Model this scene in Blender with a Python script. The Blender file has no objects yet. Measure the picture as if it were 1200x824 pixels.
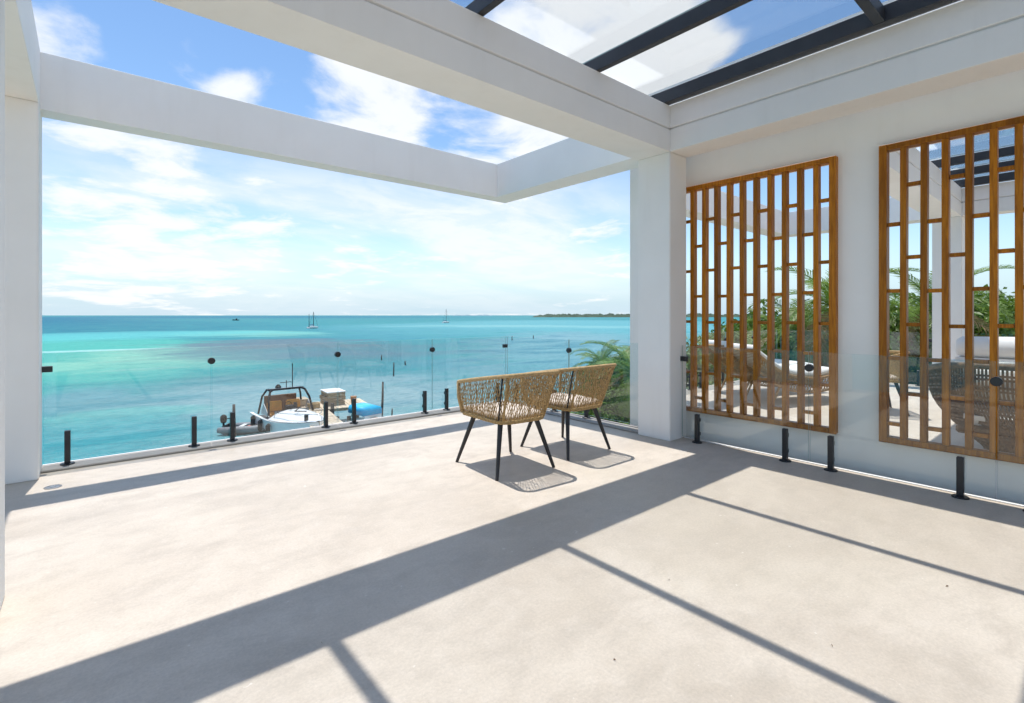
import bpy, bmesh, math, random
from mathutils import Vector, Matrix, noise
R = math.radians
rnd = random.Random(7)
scene = bpy.context.scene
col = scene.collection

# ------------------------------------------------------------------ camera
EYE = 1.35
YAW = R(40.2)
cam_d = bpy.data.cameras.new('camera'); cam = bpy.data.objects.new('camera', cam_d); col.objects.link(cam)
cam.location = (0, 0, EYE); cam.rotation_euler = (R(90), 0, -YAW)
cam_d.sensor_fit = 'HORIZONTAL'; cam_d.sensor_width = 36; cam_d.lens = 36 * 590 / 1200
cam_d.shift_y = -42.5 / 1200
cam_d.clip_start = 0.05; cam_d.clip_end = 60000
scene.camera = cam
FW = Vector((math.sin(YAW), math.cos(YAW), 0)); RT = Vector((math.cos(YAW), -math.sin(YAW), 0))
def ray(u, v): return FW * 590 + RT * (u - 600) + Vector((0, 0, 369.5 - v))
def at(u, v, z):                       # place seen at photo point (u, v), lying at height z
    d = ray(u, v); return Vector((0, 0, EYE)) + d * ((z - EYE) / d.z)

# ------------------------------------------------------------------ sky, sun, exposure
SUN_DIR = Vector((0.033, 0.27, 1)).normalized()
SUN_EL = math.asin(SUN_DIR.z); SUN_AZ = math.atan2(SUN_DIR.x, SUN_DIR.y)
world = bpy.data.worlds.new('World'); scene.world = world; world.use_nodes = True
SKY_STRENGTH = 0.15

class NT:
    def __init__(s, tree): s.t = tree
    def n(s, typ, **kw):
        nd = s.t.nodes.new(typ)
        for k, v in kw.items():
            if k.startswith('_'): setattr(nd, k[1:], v)
        return nd
    def l(s, a, b): s.t.links.new(a, b)
    def put(s, sock, v):
        if isinstance(v, bpy.types.NodeSocket): s.l(v, sock)
        else: sock.default_value = v
    def math(s, op, a, b=0.0, c=None, clamp=False):
        nd = s.t.nodes.new('ShaderNodeMath'); nd.operation = op; nd.use_clamp = clamp
        s.put(nd.inputs[0], a); s.put(nd.inputs[1], b)
        if c is not None: s.put(nd.inputs[2], c)
        return nd.outputs[0]
    def vmath(s, op, a, b=None):
        nd = s.t.nodes.new('ShaderNodeVectorMath'); nd.operation = op
        s.put(nd.inputs[0], a)
        if b is not None: s.put(nd.inputs[1], b)
        return nd.outputs['Value'] if op in ('DOT_PRODUCT', 'LENGTH', 'DISTANCE') else nd.outputs[0]
    def smooth(s, v, a, b, lo=0.0, hi=1.0, kind='SMOOTHSTEP'):
        nd = s.t.nodes.new('ShaderNodeMapRange'); nd.interpolation_type = kind
        s.put(nd.inputs[0], v); nd.inputs[1].default_value = a; nd.inputs[2].default_value = b
        nd.inputs[3].default_value = lo; nd.inputs[4].default_value = hi
        return nd.outputs[0]
    def mix(s, f, a, b, blend='MIX'):
        nd = s.t.nodes.new('ShaderNodeMix'); nd.data_type = 'RGBA'; nd.blend_type = blend
        s.put(nd.inputs[0], f); s.put(nd.inputs[6], a); s.put(nd.inputs[7], b)
        return nd.outputs[2]
    def noise(s, vec, scale, detail=4, rough=0.55, dist=0.0):
        nd = s.t.nodes.new('ShaderNodeTexNoise')
        if vec is not None: s.l(vec, nd.inputs['Vector'])
        nd.inputs['Scale'].default_value = scale; nd.inputs['Detail'].default_value = detail
        nd.inputs['Roughness'].default_value = rough; nd.inputs['Distortion'].default_value = dist
        return nd.outputs['Fac'] if 'Fac' in nd.outputs else nd.outputs[0]
    def mapping(s, vec, loc=(0,0,0), rot=(0,0,0), scale=(1,1,1), typ='POINT'):
        nd = s.t.nodes.new('ShaderNodeMapping'); nd.vector_type = typ; s.l(vec, nd.inputs[0])
        nd.inputs[1].default_value = loc; nd.inputs[2].default_value = rot; nd.inputs[3].default_value = scale
        return nd.outputs[0]

wt = world.node_tree; wt.nodes.clear(); W = NT(wt)
sky = W.n('ShaderNodeTexSky', _sky_type='NISHITA', _sun_disc=False)
sky.sun_elevation = SUN_EL; sky.sun_rotation = SUN_AZ; sky.altitude = 0; sky.air_density = 1.0; sky.dust_density = 0.1; sky.ozone_density = 1.2
tc = W.n('ShaderNodeTexCoord'); D = tc.outputs['Generated']
sep = W.n('ShaderNodeSeparateXYZ'); W.l(D, sep.inputs[0])
dz = W.math('MAXIMUM', sep.outputs[2], 0.0)
den = W.math('ADD', dz, 0.16)
comb = W.n('ShaderNodeCombineXYZ')
W.l(W.math('DIVIDE', sep.outputs[0], den), comb.inputs[0]); W.l(W.math('DIVIDE', sep.outputs[1], den), comb.inputs[1])
P = comb.outputs[0]
big = W.noise(P, 0.9, 6, 0.56, 0.35)
fine = W.noise(W.mapping(P, (3.1, 1.7, 0)), 2.9, 8, 0.60, 0.35)
body = W.math('ADD', W.math('MULTIPLY', big, 0.42), W.math('MULTIPLY', fine, 0.58))
# scattered cumulus: the whole dome carries some, more where the photograph shows them
def blob(u, v, deg_in, deg_out, amt):
    d = ray(u, v).normalized()
    c = W.vmath('DOT_PRODUCT', D, tuple(d))
    return W.smooth(c, math.cos(R(deg_out)), math.cos(R(deg_in)), 0.0, amt)
cover = W.smooth(W.noise(P, 0.35, 2), 0.35, 0.70, 0.08, 0.22, 'LINEAR')
for b in [(50, 15, 1, 6, .15), (85, 58, 0, 4, .13), (265, 66, 1, 6, .16), (205, 62, 0, 3, .09), (350, 70, 1, 4, .06), (455, 105, 2, 11, .17), (600, 170, 2, 9, .16),
          (150, 25, 3, 9, -.20), (330, 20, 2, 8, -.16), (545, 110, 1, 6, -.10), (900, 230, 5, 16, -.24), (1150, 260, 4, 14, -.2), (690, 35, 3, 15, .22), (800, 75, 1, 7, .12), (200, 270, 3, 13, .10)]:
    cover = W.math('ADD', cover, blob(*b))
puff = W.smooth(W.math('ADD', body, cover), 0.635, 0.80)
# low bank of bright cloud over the horizon
elev = dz
bank = W.math('MULTIPLY', W.smooth(elev, 0.01, 0.12, 0.30, 1.0), W.smooth(elev, 0.19, 0.33, 1.0, 0.0))
bank = W.math('MULTIPLY', bank, W.math('ADD', blob(440, 280, 14, 36, 0.45), W.math('ADD', 0.55, blob(980, 260, 9, 27, -0.55))))
strk = W.noise(W.mapping(P, (0.4, 5.2, 0), (0, 0, R(28)), (0.5, 0.9, 1)), 1.0, 6, 0.58, 0.6)
bank = W.math('MULTIPLY', bank, W.smooth(strk, 0.36, 0.60, 0.15, 1.0))
bank = W.math('MULTIPLY', bank, W.smooth(fine, 0.36, 0.56, 0.72, 1.0))
cl = W.math('MAXIMUM', W.math('MULTIPLY', puff, 0.92), W.math('MULTIPLY', bank, 0.82))
shade = W.smooth(fine, 0.35, 0.7, 0.84, 1.04)
ccol = W.mix(shade, (3.9, 4.25, 4.75, 1), (5.1, 5.2, 5.3, 1))
# the blue itself, a touch deeper than the bare model gives
hs = W.n('ShaderNodeHueSaturation'); W.l(sky.outputs[0], hs.inputs['Color']); hs.inputs['Saturation'].default_value = 1.12; hs.inputs['Value'].default_value = 0.90
veil = W.mix(W.smooth(elev, 0.0, 0.15, 0.93, 0.03), hs.outputs[0], (2.75, 3.75, 4.5, 1))   # thin bright air low over the sea
skyc = W.mix(cl, veil, ccol)
bg = W.n('ShaderNodeBackground'); W.l(skyc, bg.inputs[0]); bg.inputs[1].default_value = SKY_STRENGTH
wo = W.n('ShaderNodeOutputWorld'); W.l(bg.outputs[0], wo.inputs[0])

sun_d = bpy.data.lights.new('sun', 'SUN'); sun = bpy.data.objects.new('sun', sun_d); col.objects.link(sun)
sun_d.energy = 3.7; sun_d.angle = R(0.5); sun_d.color = (1.0, 0.972, 0.935)
sun.rotation_euler = (-SUN_DIR).to_track_quat('-Z', 'Y').to_euler(); sun.location = SUN_DIR * 50
vs = scene.view_settings; vs.view_transform = 'Standard'; vs.look = 'None'; vs.exposure = 0.44; vs.gamma = 1.0
try: vs.use_curve_mapping = False
except Exception: pass
cy = scene.cycles
cy.max_bounces = 8; cy.diffuse_bounces = 5; cy.transparent_max_bounces = 24; cy.glossy_bounces = 3
cy.use_adaptive_sampling = True; cy.adaptive_threshold = 0.03
cy.caustics_reflective = False; cy.caustics_refractive = False

# ------------------------------------------------------------------ materials
def lin(r, g, b):
    f = lambda c: (c/255/12.92) if c/255 <= .04045 else ((c/255+.055)/1.055)**2.4
    return (f(r), f(g), f(b), 1)
MATS = {}
def mat(name, base, rough=0.6, var=0.0, scale=4.0, bump=0.0, bscale=60.0, spec=0.5, metal=0.0, dark=None, objvar=0.0, stretch=(1,1,1), sheen=0):
    if name in MATS: return MATS[name]
    m = bpy.data.materials.new(name); m.use_nodes = True; MATS[name] = m
    N = NT(m.node_tree); p = m.node_tree.nodes['Principled BSDF']
    p.inputs['Roughness'].default_value = rough; p.inputs['Specular IOR Level'].default_value = spec; p.inputs['Metallic'].default_value = metal
    tc = N.n('ShaderNodeTexCoord'); v = tc.outputs['Object']
    if stretch != (1,1,1): v = N.mapping(v, scale=stretch)
    c = (*base[:3], 1)
    if var:
        d = dark or tuple(x*(1-var) for x in base[:3])
        f = N.smooth(N.noise(v, scale, 6, 0.6, 0.3), 0.3, 0.7)
        c = N.mix(f, (*d[:3], 1), c)
    if objvar:
        oi = N.n('ShaderNodeObjectInfo')
        hsv = N.n('ShaderNodeHueSaturation'); N.put(hsv.inputs['Color'], c)
        N.l(N.smooth(oi.outputs['Random'], 0, 1, 1-objvar, 1+objvar, 'LINEAR'), hsv.inputs['Value'])
        N.l(N.smooth(oi.outputs['Random'], 0, 1, 0.5-objvar*.04, 0.5+objvar*.04, 'LINEAR'), hsv.inputs['Hue'])
        c = hsv.outputs[0]
    N.put(p.inputs['Base Color'], c)
    if bump:
        b = N.n('ShaderNodeBump'); b.inputs['Strength'].default_value = bump; b.inputs['Distance'].default_value = 0.01
        N.l(N.noise(v, bscale, 5, 0.6), b.inputs['Height']); N.l(b.outputs[0], p.inputs['Normal'])
    return m

def stucco():
    m = bpy.data.materials.new('white_stucco'); m.use_nodes = True
    N = NT(m.node_tree); p = m.node_tree.nodes['Principled BSDF']; p.inputs['Roughness'].default_value = 0.85; p.inputs['Specular IOR Level'].default_value = 0.2
    g = N.n('ShaderNodeNewGeometry'); v = g.outputs['Position']
    a = N.smooth(N.noise(v, 0.8, 6, 0.6), 0.35, 0.7); b = N.smooth(N.noise(N.mapping(v, scale=(6, 6, 0.7)), 1.0, 5, 0.6), 0.5, 0.8)
    c = N.mix(a, (0.85, 0.835, 0.81, 1), (0.89, 0.88, 0.86, 1))
    c = N.mix(N.math('MULTIPLY', b, 0.16), c, (0.68, 0.65, 0.60, 1))
    N.l(c, p.inputs['Base Color'])
    bp = N.n('ShaderNodeBump'); bp.inputs['Strength'].default_value = 0.12; bp.inputs['Distance'].default_value = 0.01
    N.l(N.math('ADD', N.noise(v, 6, 5), N.math('MULTIPLY', N.noise(v, 90, 3), 0.3)), bp.inputs['Height']); N.l(bp.outputs[0], p.inputs['Normal'])
    return m
STUCCO = stucco()

def floor_mat():
    m = bpy.data.materials.new('polished_cement'); m.use_nodes = True
    N = NT(m.node_tree); p = m.node_tree.nodes['Principled BSDF']
    g = N.n('ShaderNodeNewGeometry'); v = g.outputs['Position']
    a = N.smooth(N.noise(v, 0.55, 8, 0.62, 0.8), 0.32, 0.68)
    b = N.smooth(N.noise(N.mapping(v, (4, 1, 0), (0, 0, R(35)), (1, 2.2, 1)), 2.1, 9, 0.68, 0.3), 0.42, 0.70)
    c = N.smooth(N.noise(v, 9, 8, 0.7, 0.6), 0.45, 0.75)
    col1 = N.mix(a, (0.500, 0.430, 0.350, 1), (0.600, 0.530, 0.446, 1))
    col1 = N.mix(N.math('MULTIPLY', b, 0.62), col1, (0.430, 0.372, 0.306, 1))
    col1 = N.mix(N.math('MULTIPLY', c, 0.28), col1, (0.655, 0.59, 0.515, 1))
    # faint trowel blotches and small dark flecks
    d1 = N.smooth(N.noise(N.mapping(v, (7, 2, 0)), 5.5, 10, 0.76, 0.3), 0.46, 0.66)
    col1 = N.mix(N.math('MULTIPLY', d1, 0.30), col1, (0.40, 0.345, 0.28, 1))
    d2 = N.smooth(N.noise(N.mapping(v, (1, 9, 0)), 0.30, 5, 0.6, 0.6), 0.48, 0.66)
    col1 = N.mix(N.math('MULTIPLY', d2, 0.30), col1, (0.52, 0.46, 0.36, 1))
    sp = N.smooth(N.noise(v, 26, 4, 0.7), 0.66, 0.74)
    col1 = N.mix(N.math('MULTIPLY', sp, 0.35), col1, (0.40, 0.35, 0.29, 1))
    gn = N.smooth(N.noise(v, 75, 4, 0.75), 0.34, 0.66, 0.90, 1.06, 'LINEAR')
    gc = N.n('ShaderNodeCombineXYZ')
    for q in range(3): N.l(gn, gc.inputs[q])
    col1 = N.mix(1.0, col1, gc.outputs[0], 'MULTIPLY')
    ws = N.smooth(N.noise(N.mapping(v, (5, 5, 0)), 17, 3, 0.6), 0.70, 0.74)
    col1 = N.mix(N.math('MULTIPLY', ws, 0.5), col1, (0.72, 0.68, 0.62, 1))
    N.l(col1, p.inputs['Base Color'])
    N.l(N.smooth(a, 0, 1, 0.42, 0.6, 'LINEAR'), p.inputs['Roughness']); p.inputs['Specular IOR Level'].default_value = 0.35
    bp = N.n('ShaderNodeBump'); bp.inputs['Strength'].default_value = 0.08; bp.inputs['Distance'].default_value = 0.01
    N.l(N.math('ADD', N.noise(v, 3, 8, 0.6), N.math('MULTIPLY', N.noise(v, 40, 4), 0.3)), bp.inputs['Height']); N.l(bp.outputs[0], p.inputs['Normal'])
    return m
CEMENT = floor_mat()

def glass_mat(name, tint, f0=0.04):
    m = bpy.data.materials.new(name); m.use_nodes = True; t = m.node_tree; t.nodes.clear(); N = NT(t)
    g = N.n('ShaderNodeNewGeometry')
    c = N.math('ABSOLUTE', N.vmath('DOT_PRODUCT', g.outputs['Incoming'], g.outputs['Normal']))
    k = N.math('POWER', N.math('SUBTRACT', 1.0, c, clamp=True), 5.0)
    fr = N.math('ADD', N.math('MULTIPLY', k, 1 - f0), f0)
    tr = N.n('ShaderNodeBsdfTransparent'); tr.inputs[0].default_value = (*tint, 1)
    gl = N.n('ShaderNodeBsdfGlossy'); gl.inputs['Roughness'].default_value = 0.0; gl.inputs[0].default_value = (1, 1, 1, 1)
    mx = N.n('ShaderNodeMixShader'); N.l(fr, mx.inputs[0]); N.l(tr.outputs[0], mx.inputs[1]); N.l(gl.outputs[0], mx.inputs[2])
    o = N.n('ShaderNodeOutputMaterial'); N.l(mx.outputs[0], o.inputs[0])
    return m
GLASS = glass_mat('railing_glass', (0.965, 0.985, 0.98))
ROOFGLASS = glass_mat('roof_glass', (0.955, 0.96, 0.955), 0.035)
GLASSEDGE = mat('glass_cut_edge', (0.36, 0.52, 0.48), 0.15, spec=0.6)

def wood_mat(name, a, b, rough=0.4, axis='z', objvar=0.16):
    m = bpy.data.materials.new(name); m.use_nodes = True
    N = NT(m.node_tree); p = m.node_tree.nodes['Principled BSDF']; p.inputs['Roughness'].default_value = rough; p.inputs['Specular IOR Level'].default_value = 0.22
    g = N.n('ShaderNodeNewGeometry'); oi = N.n('ShaderNodeObjectInfo')
    off = N.n('ShaderNodeCombineXYZ'); N.l(N.math('MULTIPLY', oi.outputs['Random'], 37.0), off.inputs[0]); N.l(N.math('MULTIPLY', oi.outputs['Random'], 11.0), off.inputs[2])
    v = N.vmath('ADD', g.outputs['Position'], off.outputs[0])
    sc = {'z': (1, 1, .07), 'y': (1, .07, 1), 'x': (.07, 1, 1)}[axis]
    gr = N.noise(N.mapping(v, scale=sc), 55, 5, 0.65, 0.4)
    lo = N.noise(N.mapping(v, scale=sc), 9, 4, 0.6, 0.6)
    c = N.mix(N.smooth(gr, 0.3, 0.7), a, b); c = N.mix(N.smooth(lo, 0.45, 0.75, 0, 0.5), c, tuple(x*.45 for x in a[:3]) + (1,))
    h = N.n('ShaderNodeHueSaturation'); N.l(c, h.inputs['Color']); N.l(N.smooth(oi.outputs['Random'], 0, 1, 1-objvar, 1+objvar, 'LINEAR'), h.inputs['Value'])
    N.l(h.outputs[0], p.inputs['Base Color'])
    bp = N.n('ShaderNodeBump'); bp.inputs['Strength'].default_value = 0.15; bp.inputs['Distance'].default_value = 0.004; N.l(gr, bp.inputs['Height']); N.l(bp.outputs[0], p.inputs['Normal'])
    return m
TEAK = wood_mat('varnished_teak', (0.27, 0.086, 0.004, 1), (0.47, 0.172, 0.009, 1), objvar=0.24)
DOCKWOOD = wood_mat('bleached_dock_wood', (0.50, 0.40, 0.29, 1), (0.66, 0.56, 0.43, 1), 0.8, 'y', 0.18)
CRATEWOOD = wood_mat('crate_wood', (0.30, 0.22, 0.14, 1), (0.50, 0.40, 0.28, 1), 0.8, 'x', 0.2)
POLEWOOD = mat('weathered_pole', (0.10, 0.085, 0.075), 0.9, 0.5, 6)
STEEL = mat('black_steel', (0.018, 0.020, 0.024), 0.38, 0.3, 8, spec=0.5)
ROOFSTEEL = mat('anthracite_steel', (0.030, 0.034, 0.042), 0.45, 0.25, 5)
ROPE = mat('tan_rope', (0.60, 0.40, 0.18), 0.75, 0.6, 70, 0.6, 160, spec=0.25)
ROPE2 = mat('tan_rope_rim', (0.58, 0.40, 0.20), 0.75, 0.35, 60, 0.9, 140, spec=0.25)
LEGM = mat('dark_leg_metal', (0.020, 0.017, 0.018), 0.4, 0.2, 8)
CUSH = mat('cream_cushion', (0.62, 0.545, 0.47), 0.9, 0.1, 9, 0.3, 220, spec=0.15)
WHITECUSH = mat('white_cushion', (0.80, 0.79, 0.76), 0.9, 0.06, 5, 0.25, 120, spec=0.15)
WICKER = mat('brown_wicker', (0.20, 0.115, 0.052), 0.6, 0.5, 25, 0.5, 120)
WICKERL = mat('honey_wicker', (0.42, 0.25, 0.10), 0.6, 0.45, 25, 0.5, 120)
KERBM = mat('kerb_cement', (0.35, 0.325, 0.295), 0.7, 0.18, 5, 0.1, 50)
WHITEP = mat('white_paint', (0.80, 0.79, 0.77), 0.6, 0.06, 8)
SAND = mat('coral_sand', (0.46, 0.40, 0.30), 0.95, 0.4, 0.7, 0.5, 6)

# ------------------------------------------------------------------ mesh helpers
class MB:
    def __init__(s): s.v = []; s.f = []; s.mi = []
    def add(s, vs, fs, mi=0):
        o = len(s.v); s.v += [tuple(p) for p in vs]; s.f += [tuple(i+o for i in f) for f in fs]; s.mi += [mi]*len(fs)
    def box(s, x0, x1, y0, y1, z0, z1, mi=0, M=None):
        vs = [Vector(p) for p in ((x0,y0,z0),(x1,y0,z0),(x1,y1,z0),(x0,y1,z0),(x0,y0,z1),(x1,y0,z1),(x1,y1,z1),(x0,y1,z1))]
        if M: vs = [M @ p for p in vs]
        s.add(vs, [(3,2,1,0),(4,5,6,7),(0,1,5,4),(1,2,6,5),(2,3,7,6),(3,0,4,7)], mi)
    def tube(s, pts, rad, n=6, mi=0, closed=False, caps=True, flat=1.0):
        pts = [Vector(p) for p in pts]; m = len(pts)
        rads = rad if isinstance(rad, (list, tuple)) else [rad]*m
        up = None; rings = []
        for i, p in enumerate(pts):
            if closed: t = pts[(i+1) % m] - pts[i-1]
            else: t = pts[min(i+1, m-1)] - pts[max(i-1, 0)]
            t.normalize()
            if up is None: up = t.orthogonal().normalized()
            else:
                up = up - t * up.dot(t)
                up = up.normalized() if up.length > 1e-6 else t.orthogonal().normalized()
            w = t.cross(up)
            rings.append([p + (up*math.cos(2*math.pi*k/n) + w*math.sin(2*math.pi*k/n)*flat)*rads[i] for k in range(n)])
        vs = [q for r in rings for q in r]; fs = []
        for i in range(m if closed else m-1):
            a = i*n; b = ((i+1) % m)*n
            for k in range(n): fs.append((a+k, a+(k+1) % n, b+(k+1) % n, b+k))
        if caps and not closed:
            fs.append(tuple(reversed(range(n)))); fs.append(tuple((m-1)*n+k for k in range(n)))
        s.add(vs, fs, mi)
    def lathe(s, prof, n=16, c=(0,0,0), mi=0):
        vs = []; fs = []
        for r, z in prof:
            for k in range(n): vs.append((c[0]+r*math.cos(2*math.pi*k/n), c[1]+r*math.sin(2*math.pi*k/n), c[2]+z))
        for i in range(len(prof)-1):
            for k in range(n): fs.append((i*n+k, i*n+(k+1) % n, (i+1)*n+(k+1) % n, (i+1)*n+k))
        fs.append(tuple(reversed(range(n)))); fs.append(tuple((len(prof)-1)*n+k for k in range(n)))
        s.add(vs, fs, mi)
    def prism(s, poly, a, b, axis=0, mi=0):     # poly in the two other axes, extruded along axis
        def mk(p, t):
            q = list(p); q.insert(axis, t); return q
        n = len(poly); vs = [mk(p, a) for p in poly] + [mk(p, b) for p in poly]
        fs = [tuple(range(n)), tuple(reversed(range(n, 2*n)))] + [(i, n+i, n+(i+1) % n, (i+1) % n) for i in range(n)]
        s.add(vs, fs, mi)
    def mesh(s, name, mats, smooth=False, bevel=0.0, segs=1):
        me = bpy.data.meshes.new(name); me.from_pydata(s.v, [], s.f)
        for m in (mats if isinstance(mats, (list, tuple)) else [mats]): me.materials.append(m)
        for p, i in zip(me.polygons, s.mi): p.material_index = i
        bm = bmesh.new(); bm.from_mesh(me); bmesh.ops.recalc_face_normals(bm, faces=bm.faces)
        if bevel: bmesh.ops.bevel(bm, geom=list(bm.edges), offset=bevel, segments=segs, affect='EDGES', clamp_overlap=True)
        bm.to_mesh(me); bm.free()
        if smooth: me.shade_smooth()
        return me
    def build(s, name, mats, parent=None, smooth=False, bevel=0.0, segs=1, loc=None, rot=None):
        return link(name, s.mesh(name, mats, smooth, bevel, segs), parent, loc, rot)
def link(name, me, parent=None, loc=None, rot=None):
    o = bpy.data.objects.new(name, me); col.objects.link(o)
    if parent: o.parent = parent
    if loc is not None: o.location = loc
    if rot is not None: o.rotation_euler = rot
    return o
def tag(o, label, cat, group=None):
    o['label'] = label; o['category'] = cat
    if group: o['group'] = group
    return o
def empty(name, loc=(0,0,0), rz=0.0):
    o = bpy.data.objects.new(name, None); o.empty_display_size = 0.1; col.objects.link(o); o.location = loc; o.rotation_euler = (0, 0, rz); return o
def struct(o): o['kind'] = 'structure'; return o
def stuff(o): o['kind'] = 'stuff'; return o
def box(name, b, m, parent=None, bevel=0.004, segs=1):
    k = MB(); k.box(*b); return k.build(name, m, parent, bevel=bevel, segs=segs)
_cache = {}
def piece(name, dims, m, parent, loc, bevel=0.002, rot=None):      # a box about its own centre, mesh shared between alike pieces
    key = (name, tuple(round(d, 4) for d in dims), m.name, bevel)
    if key not in _cache:
        k = MB(); a, b, c = dims; k.box(-a/2, a/2, -b/2, b/2, -c/2, c/2); _cache[key] = k.mesh(name, m, bevel=bevel)
    return link(name, _cache[key], parent, loc, rot)
def copy_tree(o, parent=None):
    c = o.copy(); col.objects.link(c); c.parent = parent
    for ch in list(o.children): copy_tree(ch, c)
    return c

# ------------------------------------------------------------------ sea, land, far islands
SEA = -4.6
def sea_mat():
    m = bpy.data.materials.new('turquoise_sea'); m.use_nodes = True
    N = NT(m.node_tree); p = m.node_tree.nodes['Principled BSDF']
    g = N.n('ShaderNodeNewGeometry'); pos = g.outputs['Position']
    flat = N.vmath('MULTIPLY', pos, (1, 1, 0))
    def warp(scale, amt, src):
        nd = N.n('ShaderNodeTexNoise'); N.l(src, nd.inputs['Vector']); nd.inputs['Scale'].default_value = scale; nd.inputs['Detail'].default_value = 5
        return N.vmath('ADD', src, N.vmath('MULTIPLY', N.vmath('SUBTRACT', nd.outputs['Color'], (0.5, 0.5, 0.5)), (amt, amt, 0)))
    w = warp(0.03, 26, flat); w = warp(0.11, 7, w)
    wf = warp(0.004, 150, flat); wf = warp(0.02, 40, wf)
    c = (0.042, 0.250, 0.268, 1)                               # open lagoon water
    rag = N.math('MULTIPLY', N.math('SUBTRACT', N.noise(N.mapping(flat, (3, 8, 0), (0, 0, R(-40)), (0.055, 0.13, 1)), 1.0, 8, 0.70, 0.3), 0.5), 2.1)
    def patch(u0, u1, v0, v1, colr, amt, src, soft=0.42):
        nonlocal c                                             # a shoal or grass bed lying between those bearings and ranges
        a = at(u0, v1, SEA); b = at(u1, v1, SEA); e = at((u0+u1)/2, v0, SEA); f = at((u0+u1)/2, v1, SEA)
        ctr = (e + f)/2; ctr.z = 0; dd = (e - f); ang = math.atan2(dd.y, dd.x)
        g1 = at(u0, (v0+v1)/2, SEA); g2 = at(u1, (v0+v1)/2, SEA); wid = max((g1-g2).length/2, 4)
        q = N.mapping(src, tuple(ctr), (0, 0, ang), (dd.length/2, wid, 1), 'TEXTURE')
        r = N.math('ADD', N.vmath('LENGTH', q), rag)
        k = N.smooth(r, 1-soft, 1+soft, amt, 0.0)
        c = N.mix(k, c, colr)
    TEAL = (0.004, 0.145, 0.225, 1); GREEN = (0.080, 0.405, 0.330, 1); PALE = (0.27, 0.53, 0.40, 1)
    GRASS = (0.100, 0.205, 0.240, 1); CYAN = (0.125, 0.36, 0.39, 1); LILAC = (0.235, 0.345, 0.365, 1)
    patch(330, 1000, 375, 398, CYAN, .9, wf)
    patch(440, 900, 390, 470, (0.20, 0.345, 0.375, 1), .9, w)
    patch(-350, 330, 371.5, 394, TEAL, .95, wf)
    patch(-100, 620, 370.6, 373.2, (0.008, 0.15, 0.23, 1), .9, wf)
    patch(-300, 340, 396, 462, GREEN, .95, w)
    patch(110, 290, 407, 430, PALE, .85, w)
    patch(-40, 90, 428, 440, PALE, .6, w)
    patch(230, 380, 388, 394, PALE, .6, wf)
    patch(-60, 330, 390, 397, (0.11, 0.46, 0.45, 1), .8, wf)
    patch(200, 520, 400, 425, GRASS, .9, w)
    patch(250, 420, 428, 452, GRASS, .6, w)
    patch(150, 600, 440, 515, LILAC, .9, w)
    patch(-20, 240, 455, 492, (0.15, 0.29, 0.32, 1), .75, w)
    patch(60, 230, 478, 512, (0.10, 0.37, 0.34, 1), .7, w)
    patch(-20, 240, 505, 560, (0.035, 0.27, 0.30, 1), .8, w)
    patch(225, 420, 397, 408, (0.13, 0.185, 0.215, 1), .9, w)
    patch(300, 470, 411, 417, (0.12, 0.20, 0.25, 1), .6, w)
    patch(60, 200, 452, 466, (0.12, 0.28, 0.32, 1), .6, w)
    patch(20, 160, 410.5, 412.5, (0.40, 0.62, 0.58, 1), .7, flat)
    patch(500, 760, 381, 384, (0.22, 0.44, 0.44, 1), .7, wf)
    # wind streaks and small glitter-free ripples seen as tone
    st = N.noise(N.mapping(flat, (0, 0, 0), (0, 0, R(-38)), (0.12, 0.45, 1)), 1.0, 7, 0.66, 0.3)
    c = N.mix(N.smooth(st, 0.52, 0.75, 0, 0.30), c, (0.20, 0.42, 0.44, 1))
    st2 = N.noise(N.mapping(flat, (9, 4, 0), (0, 0, R(-30)), (0.35, 0.9, 1)), 1.0, 8, 0.70, 0.3)
    c = N.mix(N.smooth(st2, 0.44, 0.70, 0, 0.55), c, (0.52, 0.72, 0.78, 1), 'MULTIPLY')
    rp = N.noise(N.mapping(flat, (2, 7, 0), (0, 0, R(-42)), (1.3, 2.8, 1)), 1.0, 5, 0.72, 0.2)
    c = N.mix(N.smooth(rp, 0.38, 0.64, 0, 0.75), c, (0.50, 0.70, 0.76, 1), 'MULTIPLY')
    h = N.math('ADD', N.math('MULTIPLY', N.noise(N.mapping(flat, rot=(0, 0, R(-35)), scale=(0.6, 1.5, 1)), 1.3, 6, 0.65), 1.0), N.math('MULTIPLY', N.noise(flat, 6, 4, 0.6), 0.25))
    bp = N.n('ShaderNodeBump'); bp.inputs['Strength'].default_value = 0.6; bp.inputs['Distance'].default_value = 0.25; N.l(h, bp.inputs['Height'])
    # a wind-roughened sea: its wave slopes keep the mean grazing reflectance low
    cosv = N.math('ABSOLUTE', N.vmath('DOT_PRODUCT', g.outputs['Incoming'], bp.outputs[0]))
    fr = N.math('ADD', N.math('MULTIPLY', N.math('POWER', N.math('SUBTRACT', 1.0, cosv, clamp=True), 5.0), 0.15), 0.02)
    df = N.n('ShaderNodeBsdfDiffuse'); N.l(c, df.inputs[0]); N.l(bp.outputs[0], df.inputs['Normal'])
    gl = N.n('ShaderNodeBsdfGlossy'); gl.inputs['Roughness'].default_value = 0.2; N.l(bp.outputs[0], gl.inputs['Normal'])
    mx = N.n('ShaderNodeMixShader'); N.l(fr, mx.inputs[0]); N.l(df.outputs[0], mx.inputs[1]); N.l(gl.outputs[0], mx.inputs[2])
    N.l(mx.outputs[0], m.node_tree.nodes['Material Output'].inputs[0])
    return m
k = MB(); k.add([(-26000, -26000, SEA), (26000, -26000, SEA), (26000, 26000, SEA), (-26000, 26000, SEA)], [(0, 1, 2, 3)])
struct(k.build('sea', sea_mat()))

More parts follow.
